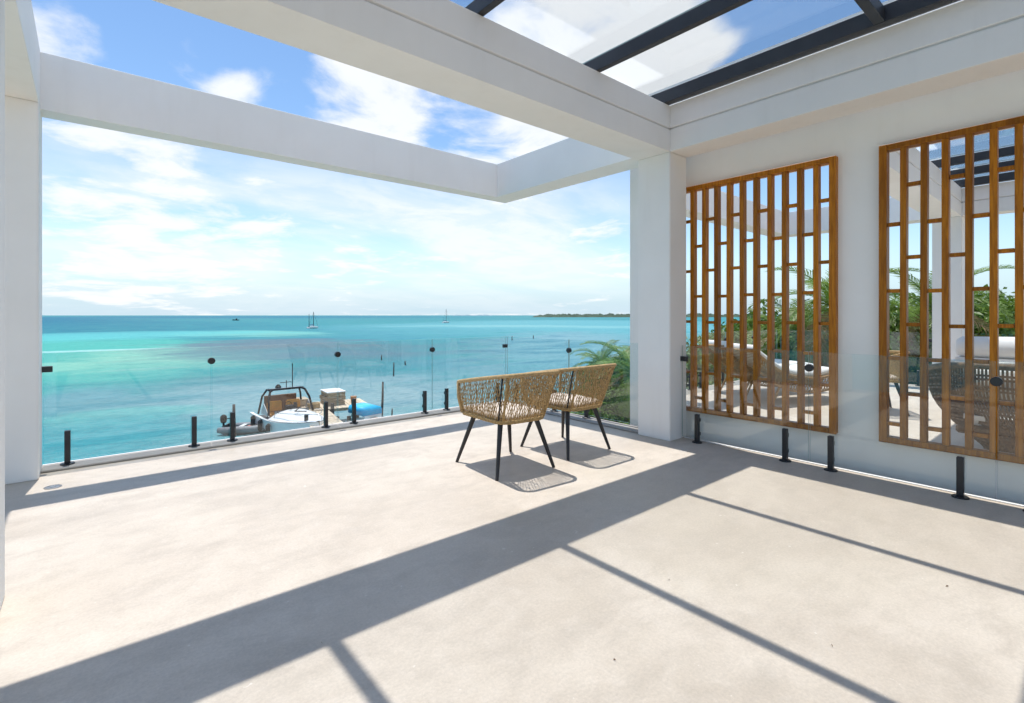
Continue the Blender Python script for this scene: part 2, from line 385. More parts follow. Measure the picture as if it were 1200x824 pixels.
def land():
    pts = [(-60, -120), (-60, 6), (-20, 8.5), (6, 8.3), (13, 10.5), (18, 15), (24, 20), (34, 24), (50, 27), (80, 24), (160, 10), (260, -120)]
    bm = bmesh.new()
    n = len(pts); top = [bm.verts.new((x, y, -4.15)) for x, y in pts]
    ctr = Vector((20, -30, 0)); out = []
    for x, y in pts:
        d = (Vector((x, y, 0)) - ctr).normalized(); out.append(bm.verts.new((x + d.x*1.6, y + d.y*1.6, -4.9)))
    bm.faces.new(top)
    for i in range(n): bm.faces.new((top[i], out[i], out[(i+1) % n], top[(i+1) % n]))
    bmesh.ops.recalc_face_normals(bm, faces=bm.faces)
    me = bpy.data.meshes.new('beach'); bm.to_mesh(me); bm.free(); me.materials.append(SAND)
    struct(link('beach', me))
land()

def island(name, u0, u1, dist, hmax, m, seed):
    r = random.Random(seed); a = RT*((u0-600)/590*dist) + FW*dist; b = RT*((u1-600)/590*dist) + FW*dist
    L = (b-a).length; t = (b-a).normalized(); nrm = Vector((-t.y, t.x, 0)); n = int(max(60, L/ (dist*0.0012))); rows = 6; depth = dist*0.05
    k = MB(); vs = []; fs = []
    for i in range(n+1):
        s = i/n; edge = min(1, s*14, (1-s)*9)**0.6
        for j in range(rows+1):
            q = j/rows; pr = math.sin(min(q*1.9, 1)*math.pi/2) if j < rows else 0
            h = hmax*edge*pr*(0.62 + 0.55*noise.noise(Vector((s*L/(dist*0.012), q*3, seed))) + 0.38*r.random())
            p = a + t*(s*L) + nrm*(q*depth)
            vs.append((p.x, p.y, SEA - 0.3 + max(h, 0 if j else -0.2)))
    for i in range(n):
        for j in range(rows): fs.append((i*(rows+1)+j, (i+1)*(rows+1)+j, (i+1)*(rows+1)+j+1, i*(rows+1)+j+1))
    k.add(vs, fs); struct(k.build(name, m))
MANGROVE = mat('far_mangrove', (0.060, 0.105, 0.062), 0.9, 0.5, 0.04)
island('mangrove_island', 624, 905, 1500, 10.5, MANGROVE, 3)
island('far_islet', 529, 577, 5200, 9, mat('far_islet_hazed_green', (0.17, 0.29, 0.33), 0.9, 0.3, 0.01), 5)  # islet green paled to blue: the distance haze is mixed into its colour

# ------------------------------------------------------------------ terraces and the house below
XE = 5.06                                                     # slab edge beside the light well
struct(box('terrace_floor', (-0.78, XE, -4.0, 6.16, -0.30, 0.0), CEMENT, bevel=0.006))
kerb = box('floor_kerb', (-0.30, 4.80, 5.865, 6.10, 0.0, 0.022), KERBM, bevel=0.006); struct(kerb)
struct(box('side_kerb', (4.80, 5.03, 3.43, 6.10, 0.0, 0.022), KERBM, bevel=0.006))
struct(box('edge_trim', (5.034, 5.058, -4.0, 3.02, 0.0, 0.010), WHITEP, bevel=0.003))
struct(box('edge_trim', (-0.30, 5.03, 6.104, 6.128, 0.0, 0.020), WHITEP, bevel=0.003))
struct(box('neighbour_floor', (5.39, 12.30, -5.0, 3.88, -0.30, 0.0), CEMENT, bevel=0.0))
struct(box('neighbour_floor', (6.95, 12.30, 3.88, 4.95, -0.30, 0.0), CEMENT, bevel=0.0))
hb = MB(); hb.box(-0.70, 4.95, -4.0, 6.0, -4.4, -0.30); struct(hb.build('lower_storey', STUCCO))
hb = MB(); hb.box(5.50, 12.20, -5.0, 3.8, -4.4, -0.30); struct(hb.build('lower_storey', STUCCO))

# grooved beam profiles
Z0, ZG, Z1 = 3.10, 3.338, 3.59
def beam_x(name, x0, x1, y0, y1, par, groove=True):          # runs along X, groove on its near (-Y) face
    k = MB(); g = 0.03
    poly = [(y1, Z0), (y1, Z1), (y0, Z1), (y0, ZG+.014), (y0+g, ZG+.010), (y0+g, ZG), (y0, ZG-.006), (y0, Z0)] if groove else [(y0, Z0), (y1, Z0), (y1, Z1), (y0, Z1)]
    k.prism(poly, x0, x1, 0); return k.build(name, STUCCO, par, bevel=0.003)
def beam_y(name, y0, y1, x0, x1, par, groove=0):             # runs along Y; groove -1 on the -X face, +1 on the +X face
    k = MB(); g = 0.03
    if groove == -1: poly = [(x1, Z0), (x1, Z1), (x0, Z1), (x0, ZG+.014), (x0+g, ZG+.010), (x0+g, ZG), (x0, ZG-.006), (x0, Z0)]
    elif groove == 1: poly = [(x0, Z0), (x0, Z1), (x1, Z1), (x1, ZG+.014), (x1-g, ZG+.010), (x1-g, ZG), (x1, ZG-.006), (x1, Z0)]
    else: poly = [(x0, Z0), (x1, Z0), (x1, Z1), (x0, Z1)]
    k.prism(poly, y0, y1, 1); return k.build(name, STUCCO, par, bevel=0.003)
def column(x0, x1, y0, y1, par):
    return box('column', (x0, x1, y0, y1, 0.0, Z0), STUCCO, par, bevel=0.008, segs=2)

fr = empty('concrete_frame', (0, 0, 0)); tag(fr, 'white stucco columns and overhead beams framing the empty terrace', 'pergola')
column(4.76, 5.09, 3.02, 3.43, fr); column(-0.75, -0.30, 3.02, 3.43, fr); column(-0.75, -0.30, 5.66, 6.09, fr)
beam_x('beam', -0.75, 5.09, 3.02, 3.43, fr); beam_y('beam', -4.0, 3.019, 4.76, 5.09, fr, -1)
beam_y('beam', 3.431, 5.849, 4.65, 5.00, fr); beam_x('beam', -0.75, 5.00, 5.85, 6.08, fr, False)
beam_y('beam', 3.431, 5.849, -0.75, -0.30, fr); beam_y('beam', -4.0, 3.019, -0.75, -0.30, fr, 1)

gr = empty('glass_roof', (2, 0, Z1)); tag(gr, 'dark steel and glass skylight roof resting on the nearest white beams', 'roof')
def roofbars(root, xs, y0, y1, purlins, x0, x1, edge0, edge1):
    o = Vector(root.location)
    for x in xs: piece('rafter', (0.06, y1-y0, 0.12), ROOFSTEEL, root, Vector((x, (y0+y1)/2, Z1+.064)) - o, 0.003)
    for e in (edge0, edge1): piece('edge_bar', (0.10, y1-y0, 0.13), ROOFSTEEL, root, Vector((e, (y0+y1)/2, Z1+.069)) - o, 0.003)
    cuts = [edge0+.05] + [q for x in xs for q in (x-.03, x+.03)] + [edge1-.05]
    for y in purlins:
        for a, b in zip(cuts[0::2], cuts[1::2]):
            piece('purlin', (b-a-.002, 0.07, 0.11), ROOFSTEEL, root, Vector(((a+b)/2, y, Z1+.062)) - o, 0.003)
    gx = [edge0-.05] + list(xs) + [edge1+.05]; ys = [y0] + list(purlins) + [y1]
    for a, b in zip(gx[:-1], gx[1:]):
        for c, d in zip(ys[:-1], ys[1:]):
            k = MB(); p = Vector(((a+b)/2, (c+d)/2, Z1+.144)) - o; hx = (b-a)/2-.006; hy = (d-c)/2-.006
            k.box(-hx, hx, -hy, hy, -.005, .005); q = k.build('pane', [ROOFGLASS, GLASSEDGE], root, loc=p)
            for f in q.data.polygons:
                if abs(f.normal.z) < .5: f.material_index = 1
roofbars(gr, (0.90, 2.25, 3.60), -3.9, 3.40, (-2.0, 1.135), -0.3, 4.76, -0.25, 4.71)

# ------------------------------------------------------------------ dividing wall with two openings
WX0, WX1 = 5.25, 5.37
dw = empty('dividing_wall', (WX0, 0, 0)); tag(dw, 'shaded white wall holding the two timber lattice screens', 'wall')
def wallpart(y0, y1, z0, z1):
    k = MB(); k.box(0, WX1-WX0, y0, y1, z0, z1); return k.build('wall_panel', STUCCO, dw)
OZ0, OZ1 = 0.30, 2.77; S1 = (1.62, 3.294); S2 = (-0.40, 1.24)
wallpart(S1[1], 3.90, -4.4, 4.05); wallpart(S2[1], S1[0], -4.4, 4.05); wallpart(-5.0, S2[0], -4.4, 4.05)
for a, b in (S1, S2): wallpart(a, b, -4.4, OZ0); wallpart(a, b, OZ1, 4.05)

def screen(ys, z0, z1, odd, even, label):
    root = empty('timber_screen', (WX0-0.018, (ys[0]+ys[-1])/2, z0)); tag(root, label, 'screen', 'timber lattice screens')
    o = Vector(root.location); w = 0.044; dp = 0.075; H = z1-z0
    for i, y in enumerate(ys):
        nm = 'stile' if i in (0, len(ys)-1) else 'slat'; ww = 0.056 if nm == 'stile' else w
        jit = rnd.uniform(-.003, .003) if nm == 'slat' else 0
        dd = dp + .016 if nm == 'stile' else dp
        hh = H if nm == 'stile' else H - .10
        piece(nm, (dd, ww, hh), TEAK, root, Vector((o.x + jit*.5, y+jit, (z0+z1)/2)) - o, 0.003, (rnd.uniform(-.002, .002), 0, 0) if nm == 'slat' else None)
    W_ = abs(ys[-1]-ys[0]) - .056
    for z in (z0+.025, z1-.025): piece('rail', (dp+.010, W_-.002, 0.05), TEAK, root, Vector((o.x, (ys[0]+ys[-1])/2, z)) - o, 0.003)
    for i in range(len(ys)-1):
        for z in (odd if i % 2 == 0 else even):
            a, b = sorted((ys[i], ys[i+1])); a += (.028 if i == len(ys)-2 else .022) + .0035; b -= (.028 if i == 0 else .022) + .0035
            piece('rung', (0.048, round(b-a, 3)+.004, 0.030), TEAK, root, Vector((o.x, (a+b)/2, z + rnd.uniform(-.006, .006))) - o, 0.002)
screen([1.62 + .1395*i for i in range(13)], 0.268, 2.80, (2.41, 1.845, 1.277, .71), (2.118, 1.56, .995, .43), 'timber lattice screen directly right of the white corner column')
screen([1.24 - .1367*i for i in range(13)], 0.268, 2.80, (2.116, 1.552, .99, .43), (2.44, 1.828, 1.268, .70), 'timber lattice screen at the right edge, cut off by the frame')

# ------------------------------------------------------------------ glass railings
def railing(name, label, p0, p1, joints, posts, clips, inward, base=0.022, top=1.02, group=None):
    p0 = Vector(p0); p1 = Vector(p1); d = (p1-p0).normalized(); L = (p1-p0).length; inw = Vector(inward)
    root = empty(name, (p0+p1)/2); tag(root, label, 'railing', group); o = Vector(root.location); ang = math.atan2(d.y, d.x)
    js = [0] + list(joints) + [L]
    for a, b in zip(js[:-1], js[1:]):
        k = MB(); hl = (b-a)/2-.006; hh = (top-base-.03)/2
        k.box(-hl, hl, -.005, .005, -hh, hh)
        q = k.build('glass_pane', [GLASS, GLASSEDGE], root, loc=p0 + d*((a+b)/2) + Vector((0, 0, base+.03+hh)) - o, rot=(0, 0, ang))
        for f in q.data.polygons:
            if abs(f.normal.y) < .5: f.material_index = 1
    for s in posts:
        c = p0 + d*s + inw*.040 - o + Vector((0, 0, base))
        k = MB(); k.box(-.021, .021, -.021, .021, .012, .30)
        pst = k.build('post', STEEL, root, bevel=.003, loc=c, rot=(0, 0, ang))
        k = MB(); k.lathe([(.052, 0), (.052, .008), (.046, .012), (.03, .0125)], 18); k.build('base_plate', STEEL, pst)
        side = (Matrix.Rotation(-ang, 3, 'Z') @ inw).y
        for z in (.09, .235): piece('clamp', (.028, .030, .036), STEEL, pst, (0, -side*.037, z), .003)
    for s, kind in clips:
        k = MB(); z = .875
        if kind == 'round':
            k.lathe([(.030, -.022), (.034, -.018), (.034, .018), (.030, .022)], 16)
            k.build('clip', STEEL, root, loc=p0 + d*s + Vector((0, 0, z)) - o, rot=(R(90), 0, ang))
        elif kind == 'low':
            k.box(-.035, .035, -.028, .028, -.04, .04); k.build('clip', STEEL, root, bevel=.003, loc=p0 + d*s + inw*.03 + Vector((0, 0, base+.05)) - o, rot=(0, 0, ang))
        else:
            k.box(-.036, .036, -.024, .024, -.026, .026); k.build('clip', STEEL, root, bevel=.003, loc=p0 + d*s + Vector((0, 0, z)) - o, rot=(0, 0, ang))
X0r = -0.295
railing('glass_railing', 'frameless glass railing facing the open sea with short black posts', (X0r, 6.03, 0), (4.975, 6.03, 0),
        [0.994-X0r, 2.326-X0r, 3.652-X0r], [x-X0r for x in (-.13, .835, 1.18, 2.17, 2.515, 3.51, 3.86, 4.78)],
        [(.03, 'sq'), (.994-X0r, 'round'), (2.326-X0r, 'round'), (3.652-X0r, 'round'), (4.955-X0r, 'sq')], (0, -1, 0))
railing('glass_railing', 'glass railing section behind the two armchairs, ending at the white column', (4.985, 6.02, 0), (4.985, 3.435, 0),
        [6.02-4.706], [6.02-y for y in (5.75, 4.95, 4.36)], [(6.02-4.706, 'round'), (6.02-3.50, 'low')], (-1, 0, 0))
railing('glass_railing', 'glass railing section in front of the two timber screens', (4.985, 3.015, 0), (4.985, -3.9, 0),
        [3.015-y for y in (1.74, .515, -.72, -1.95, -3.1)], [3.015-y for y in (2.81, 1.93, 1.555, .705, .33, -.55, -.9, -1.75, -2.1, -2.95)],
        [(.03, 'sq')] + [(3.015-y, 'round') for y in (1.74, .515, -.72, -1.95)], (-1, 0, 0), base=0.0)

# floor drain, dry leaf scraps
k = MB(); k.lathe([(.055, 0), (.055, .004), (.046, .006), (.044, .003), (.02, .003), (.018, .006), (.0, .006)], 24)
tag(k.build('floor_drain', mat('drain_steel', (.33, .33, .33), .35, metal=.8), loc=at(62, 571, 0) + Vector((0, 0, .0))), 'small round metal drain in the floor by the far left column', 'drain')
k = MB(); lr = random.Random(4)
for u, v in [(377, 753), (784, 679), (975, 756), (1110, 687), (720, 773)]:
    p = at(u, v, 0.004); a = lr.uniform(0, 6.28); s = lr.uniform(.006, .012); dx, dy = math.cos(a)*s, math.sin(a)*s
    k.add([(p.x-dx, p.y-dy, .003), (p.x-dy*.3, p.y+dx*.3, .008), (p.x+dx, p.y+dy, .005), (p.x+dy*.3, p.y-dx*.3, .003)], [(0, 1, 2, 3)])
lf = stuff(k.build('leaf_litter', mat('dry_leaf', (.16, .10, .06), .9))); lf['label'] = 'tiny dry leaf scraps scattered on the cement floor'; lf['category'] = 'leaves'

# ------------------------------------------------------------------ rope armchairs
def upath(w, yf, yb, r, n, zf, zb):                            # U from the left arm end, round the back, to the right arm end
    seg = []; a = yf-(yb+r); b = 2*(w-r); arc = math.pi/2*r; L = 2*a+b+2*arc; out = []
    for i in range(n+1):
        s = L*i/n
        if s < a: x, y = -w, yf-s
        elif s < a+arc: t = (s-a)/r; x, y = -w+r-r*math.cos(t), yb+r-r*math.sin(t)
        elif s < a+arc+b: x, y = -w+r+(s-a-arc), yb
        elif s < a+2*arc+b: t = (s-a-arc-b)/r; x, y = w-r+r*math.sin(t), yb+r-r*math.cos(t)
        else: x, y = w, yb+r+(s-a-2*arc-b)
        f = max(0.0, (yf-y)/(yf-yb)); out.append(Vector((x, y, zf+(zb-zf)*(f**0.9))))
    return out
def armchair():
    root = empty('armchair')
    NT_ = 200
    top = upath(.285, .335, -.465, .105, NT_, .735, .865); bot = upath(.252, .318, -.325, .12, NT_, .455, .462)
    k = MB(); k.tube(top, .0165, 8); k.build('rim', ROPE2, root, smooth=True)
    for i in (0, NT_):
        k = MB(); p = [top[i], top[i].lerp(bot[i], .5) + Vector((math.copysign(.012, top[i].x), .012, 0)), bot[i]]; k.tube(p, .0155, 8); k.build('arm_post', ROPE2, root, smooth=True)
    k = MB()
    ring = bot + [bot[-1].lerp(bot[0], t) + Vector((0, .02*math.sin(t*math.pi), 0)) for t in (.1, .25, .5, .75, .9)]
    for q, (dz, sc) in enumerate(((0, 1.0), (-.014, .978))):
        k.tube([Vector((p.x*sc, p.y*sc, p.z+dz+.003*math.sin(i*1.3+q))) for i, p in enumerate(ring)], .0105, 6, closed=True)
    k.build('seat_band', ROPE, root, smooth=True)
    k = MB(); rr = random.Random(2)
    N_ = 74
    for lay, sh in ((0, 12), (1, -12)):
        for i in range(N_+1):
            j = i*NT_/N_; a = int(min(max(j, 0), NT_)); b = int(min(max(j+sh+rr.uniform(-1, 1), 0), NT_))
            p, q = top[a], bot[b]; c = Vector((0, -.05, 0)); mid = p.lerp(q, .5); inn = (c - Vector((mid.x, mid.y, 0))).normalized()*(.010*lay)
            k.tube([p+inn, mid+inn - (c-Vector((mid.x, mid.y, 0))).normalized()*.012, q+inn], .0029, 4, caps=False)
    for i in range(0, NT_+1, 10):                               # plain upright strands between the crossed ones
        k.tube([top[i], top[i].lerp(bot[i], .5), bot[i]], .0032, 4, caps=False)
    stuff(k.build('rope_weave', ROPE, root))
    for i in (int(NT_*.34), int(NT_*.66)): k = MB(); k.tube([top[i]*.985, bot[i]*.99], .008, 6); k.build('upright', LEGM, root, smooth=True)
    for i in (int(NT_*.365), int(NT_*.635)): k = MB(); k.tube([top[i], top[i].lerp(bot[i], .5), bot[i]], .0105, 7); k.build('corner_wrap', ROPE, root, smooth=True)
    pan = MB(); base = [p for p in bot[::8]]; n = len(base)
    pan.add([(p.x*.98, p.y*.98, .452) for p in base] + [(p.x*.98, p.y*.98, .436) for p in base], [tuple(range(n)), tuple(reversed(range(n, 2*n)))] + [(i, (i+1) % n, n+(i+1) % n, n+i) for i in range(n)])
    pan.build('seat_base', ROPE, root)
    cu = MB(); m_ = 20
    def cring(s, z): return [(p.x*s, p.y*s+.01, z + .004*math.sin(i)) for i, p in enumerate(base)]
    rings = [cring(.90, .460), cring(.955, .468), cring(.965, .485), cring(.93, .505), cring(.75, .516), cring(.35, .520)]
    vs = [q for r_ in rings for q in r_]; fs = [(a*n+i, a*n+(i+1) % n, (a+1)*n+(i+1) % n, (a+1)*n+i) for a in range(5) for i in range(n)] + [tuple(5*n+i for i in range(n)), tuple(reversed(range(n)))]
    cu.add(vs, fs); cu.build('cushion', CUSH, root, smooth=True)
    for sx, yt, yb in ((-1, .20, .325), (1, .20, .325), (-1, -.21, -.325), (1, -.21, -.325)):
        k = MB(); k.tube([(sx*.19, yt, .445), (sx*.305, yb, .004), (sx*.3055, yb, .0)], [.0235, .014, .0135], 10); k.build('leg', LEGM, root, smooth=False)
    return root
ch = armchair(); ch.location = (2.885, 3.52, 0); ch.rotation_euler.z = R(-4)
tag(ch, 'tan rope armchair on black legs, the one nearer the camera on the left', 'armchair', 'rope armchairs on the terrace')
c2 = copy_tree(ch); c2.location = (3.725, 3.57, 0); c2.rotation_euler.z = R(0.5)
tag(c2, 'tan rope armchair on black legs, on the right closer to the column', 'armchair', 'rope armchairs on the terrace')
c3 = copy_tree(ch); c3.location = (8.55, 2.15, 0); c3.rotation_euler.z = R(-60)
tag(c3, 'rattan armchair in the sun seen through the left bars of the right screen', 'armchair')

# ------------------------------------------------------------------ neighbour terrace seen through the screens
nf = empty('concrete_frame', (9, 1.65, 0)); tag(nf, 'white columns and beams of the neighbouring terrace seen through the screens', 'pergola')
def nloc(o_): o_.location = -Vector(nf.location); return o_
nloc(column(11.78, 12.10, 1.66, 2.07, nf)); nloc(column(6.95, 7.28, 4.50, 4.86, nf))
nloc(beam_x('beam', 5.375, 12.10, 1.66, 2.07, nf)); nloc(beam_y('beam', -5.0, 1.659, 11.78, 12.10, nf, -1))
nloc(beam_y('beam', 2.071, 4.499, 11.66, 12.05, nf)); nloc(beam_x('beam', 6.95, 12.05, 4.50, 4.86, nf, False))
k = MB(); k.tube([(7.9, 1.87, Z0), (7.9, 1.87, Z0-.10)], .006, 6); k.tube([(7.9, 1.87, Z0-.012), (8.14, 1.90, Z0-.012)], .006, 6); nloc(k.build('hook', STEEL, nf))
ng = empty('glass_roof', (8.5, -1.6, Z1)); tag(ng, 'dark steel skylight bars over the neighbouring terrace', 'roof')
roofbars(ng, (6.9, 8.4, 9.9, 10.8), -4.9, 2.03, (-1.8,), 5.4, 11.78, 5.44, 11.73)
railing('glass_railing', 'glass railing along the greenery side of the neighbouring terrace', (12.15, 4.85, 0), (12.15, -4.6, 0), [1.35*i for i in range(1, 7)],
        [1.35*i + q for i in range(7) for q in (.18, 1.17)], [(1.35*i, 'round') for i in range(1, 7)], (-1, 0, 0), base=0.0)
railing('glass_railing', 'glass railing along the sea side of the neighbouring terrace', (7.30, 4.90, 0), (12.1, 4.90, 0), [1.2*i for i in range(1, 4)],
        [1.2*i + q for i in range(4) for q in (.18, 1.02)], [(1.2*i, 'round') for i in range(1, 4)], (0, -1, 0), base=0.0)

def lounger(loc, rz, label):
    root = empty('sun_lounger', loc, rz)                       # along local X, head at -X
    prof = [(-.95, .82), (-.72, .66), (-.45, .50), (-.15, .42), (.2, .40), (.55, .43), (.95, .36)]
    def smoothp(n):
        out = []
        for i in range(n+1):
            t = i/n*(len(prof)-1); j = min(int(t), len(prof)-2); f = t-j
            g = lambda a: prof[max(0, min(len(prof)-1, a))]
            p0, p1, p2, p3 = g(j-1), g(j), g(j+1), g(j+2)
            out.append(tuple(.5*((2*p1[c]) + (-p0[c]+p2[c])*f + (2*p0[c]-5*p1[c]+4*p2[c]-p3[c])*f*f + (-p0[c]+3*p1[c]-3*p2[c]+p3[c])*f**3) for c in (0, 1)))
        return out
    sp = smoothp(40); hw = .36
    k = MB()
    for s in (-1, 1): k.tube([(x, s*hw, z) for x, z in sp], .022, 7)
    for x, z in (sp[0], sp[-1]): k.tube([(x, -hw, z), (x, hw, z)], .022, 7)
    k.build('frame', WICKERL, root, smooth=True)
    k = MB()
    for s in (-1, 1):
        for i in range(0, 40):                                 # woven skirt hanging from each side rail
            x, z = sp[i]; x2, z2 = sp[min(i+2, 40)]
            b = max(.14, z-.22); k.tube([(x, s*hw, z), (x2, s*(hw-.03), max(.14, z2-.22))], .007, 4, caps=False); k.tube([(x2, s*hw, z2), (x, s*(hw-.03), b)], .007, 4, caps=False)
        k.tube([(x, s*(hw-.03), max(.14, z-.22)) for x, z in sp], .016, 6)
    for i in range(0, 41): k.tube([(sp[i][0], -hw, sp[i][1]), (sp[i][0], hw, sp[i][1])], .007, 4, caps=False)
    stuff(k.build('woven_skirt', WICKERL, root))
    k = MB(); n = len(sp); rings = []
    for i, (x, z) in enumerate(sp):
        e = .86 if i in (0, n-1) else 1.0; h = .055 if i in (0, n-1) else .095
        rings.append([(x*.985, -.33*e, z+.015), (x*.985, .33*e, z+.015), (x*.985, .345*e, z+.015+h*.5), (x*.985, .30*e, z+.015+h), (x*.985, -.30*e, z+.015+h), (x*.985, -.345*e, z+.015+h*.5)])
    vs = [p for r_ in rings for p in r_]; fs = [(i*6+a, i*6+(a+1) % 6, (i+1)*6+(a+1) % 6, (i+1)*6+a) for i in range(n-1) for a in range(6)] + [(5, 4, 3, 2, 1, 0), tuple((n-1)*6+a for a in range(6))]
    k.add(vs, fs); k.build('cushion', WHITECUSH, root, smooth=True)
    for x0, x1 in ((-.42, -.62), (.72, .88)):
        for s in (-1, 1):
            k = MB(); k.tube([(x0, s*.31, .36), (x1, s*.33, 0)], [.022, .016], 7); k.build('leg', WICKERL, root, smooth=True)
    return tag(root, label, 'lounger', 'loungers on the neighbouring terrace')
lounger((8.45, 3.25, 0), R(-25), 'rattan sun lounger with white cushion behind the left screen, the nearer one')
lounger((9.15, 3.95, 0), R(-25), 'rattan sun lounger with white cushion behind the left screen, the farther one')

def sofa():
    root = empty('wicker_sofa', (6.70, 0.10, 0)); tag(root, 'large brown woven wicker sofa in shade behind the right screen', 'sofa')
    L = 1.12
    def shell(s, t):                                           # s along the back -1..1, t up 0..1
        w = L*(.62 + .38*math.sin(min(1, t*1.25)*math.pi/2)); ang = s*1.25
        bx = -.42 - .10*t + .62*(1-math.cos(ang))/(1-math.cos(1.25))
        return Vector((bx, w*math.sin(ang)/math.sin(1.25), .03 + t*(.86 - .10*abs(s)**3)))
    k = MB()
    for i in range(91):
        s = -1 + 2*i/90; k.tube([shell(s, q/10) for q in range(11)], .012, 4, caps=False)
    for j in range(24):
        t = .02 + .96*j/23
        if j % 3 == 1: continue
        k.tube([shell(-1 + 2*i/60, t) + Vector((.008*(1 if (i+j) % 2 else -1), 0, 0)) for i in range(61)], .014, 4, caps=False)
    stuff(k.build('woven_shell', WICKER, root))
    k = MB(); k.tube([shell(-1 + 2*i/60, 1) for i in range(61)], .03, 8); k.build('rim', WICKER, root, smooth=True)
    k = MB(); k.tube([shell(-1 + 2*i/60, 0) for i in range(61)], .022, 6); k.build('base_ring', WICKER, root, smooth=True)
    box('seat_deck', (-.30, .40, -.85, .85, .22, .30), WICKER, root, bevel=.02)
    box('seat_cushion', (-.28, .42, -.80, .80, .305, .45), WHITECUSH, root, bevel=.05, segs=4)
    for y in (-.55, 0.02, .58):
        k = MB(); k.box(-.08, .08, -.27, .27, -.25, .25); c_ = k.build('back_cushion', WHITECUSH, root, bevel=.07, segs=5, smooth=True, loc=(-.05, y, .66), rot=(0, R(-12), rnd.uniform(-.06, .06)))
    return root
sofa()
def daybed():
    root = empty('wicker_daybed', (9.2, 0.35, 0)); tag(root, 'pale wicker daybed with a white bolster in the sunlight behind the wicker sofa', 'daybed')
    k = MB()
    for i in range(26):
        for x in (-.5, .5): k.tube([(x, -1 + 2*i/25, .08), (x, -1 + 2*i/25, .62)], .010, 4, caps=False)
    for j in range(9):
        z = .10 + .06*j
        k.tube([(-.5, -1, z), (.5, -1, z), (.5, 1, z), (-.5, 1, z)], .012, 4, closed=True)
    stuff(k.build('woven_side', WICKERL, root))
    box('top_frame', (-.53, .53, -1.03, 1.03, .62, .66), WICKERL, root, bevel=.012)
    box('mattress', (-.50, .50, -1.0, 1.0, .663, .80), WHITECUSH, root, bevel=.05, segs=4)
    k = MB(); k.tube([(-.32, -.95, .93), (-.32, -.9, .93), (-.32, 0, .935), (-.32, .9, .93), (-.32, .95, .93)], [.10, .14, .15, .14, .10], 18); k.build('bolster', WHITECUSH, root, smooth=True)
daybed()

# ------------------------------------------------------------------ vegetation
def leaf_mat(name, a, b, objvar=.25):
    m = bpy.data.materials.new(name); m.use_nodes = True
    N = NT(m.node_tree); p = m.node_tree.nodes['Principled BSDF']; p.inputs['Roughness'].default_value = .45; p.inputs['Specular IOR Level'].default_value = .4
    g = N.n('ShaderNodeNewGeometry')
    c = N.mix(N.smooth(N.noise(g.outputs['Position'], 2.2, 4), .3, .7), a, b)
    c = N.mix(N.smooth(N.noise(g.outputs['Position'], 14, 2), .5, .8, 0, .5), c, tuple(x*1.5 for x in b[:3]) + (1,))
    oi = N.n('ShaderNodeObjectInfo'); h = N.n('ShaderNodeHueSaturation'); N.l(c, h.inputs['Color']); N.l(N.smooth(oi.outputs['Random'], 0, 1, 1-objvar, 1+objvar, 'LINEAR'), h.inputs['Value'])
    tr = N.n('ShaderNodeBsdfTranslucent'); N.l(h.outputs[0], tr.inputs[0]); N.l(h.outputs[0], p.inputs['Base Color'])
    mx = N.n('ShaderNodeMixShader'); mx.inputs[0].default_value = .3; N.l(p.outputs[0], mx.inputs[1]); N.l(tr.outputs[0], mx.inputs[2])
    N.l(mx.outputs[0], m.node_tree.nodes['Material Output'].inputs[0]); return m
LEAF = leaf_mat('shrub_leaf', (.065, .135, .018, 1), (.155, .245, .035, 1)); PALML = leaf_mat('palm_leaf', (.075, .15, .018, 1), (.19, .28, .045, 1))
BARK = mat('bark', (.16, .125, .09), .9, .45, 6, .6, 30)
def frond_mesh(L, droop, seed):
    r = random.Random(seed); k = MB(); n = 24; pts = []
    p = Vector((0, 0, 0)); a = R(0)
    for i in range(n+1):
        t = i/n; pts.append(p.copy()); a = -droop*t**1.3; p = p + Vector((math.cos(a), 0, math.sin(a)))*(L/n)
    k.tube(pts, [.028*(1-.85*i/n) for i in range(n+1)], 4)
    m = 46
    for i in range(3, m):
        t = i/m; j = min(int(t*n), n-1); q = pts[j].lerp(pts[j+1], t*n-j); tg = (pts[j+1]-pts[j]).normalized(); up = Vector((0, 1, 0)).cross(tg) * -1
        ll = L*.30*(math.sin(math.pi*(t*.86+.12))**.7)*r.uniform(.85, 1.1); wd = .022
        for s in (-1, 1):
            d = (tg*.75 + Vector((0, s, 0))*.80 + up*(.22 + r.uniform(-.12, .12))).normalized(); q1 = q + d*ll*.5; q2 = q1 + (d + Vector((0, 0, -.75 + r.uniform(-.25, .2)))).normalized()*ll*.5
            k.add([q - tg*wd*.4, q + tg*wd, q1 + tg*wd*1.2, q1 - tg*wd*1.0, q2], [(0, 1, 2, 3), (3, 2, 4)])
    return k.mesh('frond', PALML)
FRONDS = [frond_mesh(2.9, 1.5, 1), frond_mesh(2.5, 1.1, 2), frond_mesh(3.2, 1.9, 3)]
DRYL = mat('dry_palm_leaf', (.30, .21, .09), .8, .4, 5)
DRYFROND = FRONDS[0].copy(); DRYFROND.materials.clear(); DRYFROND.materials.append(DRYL)
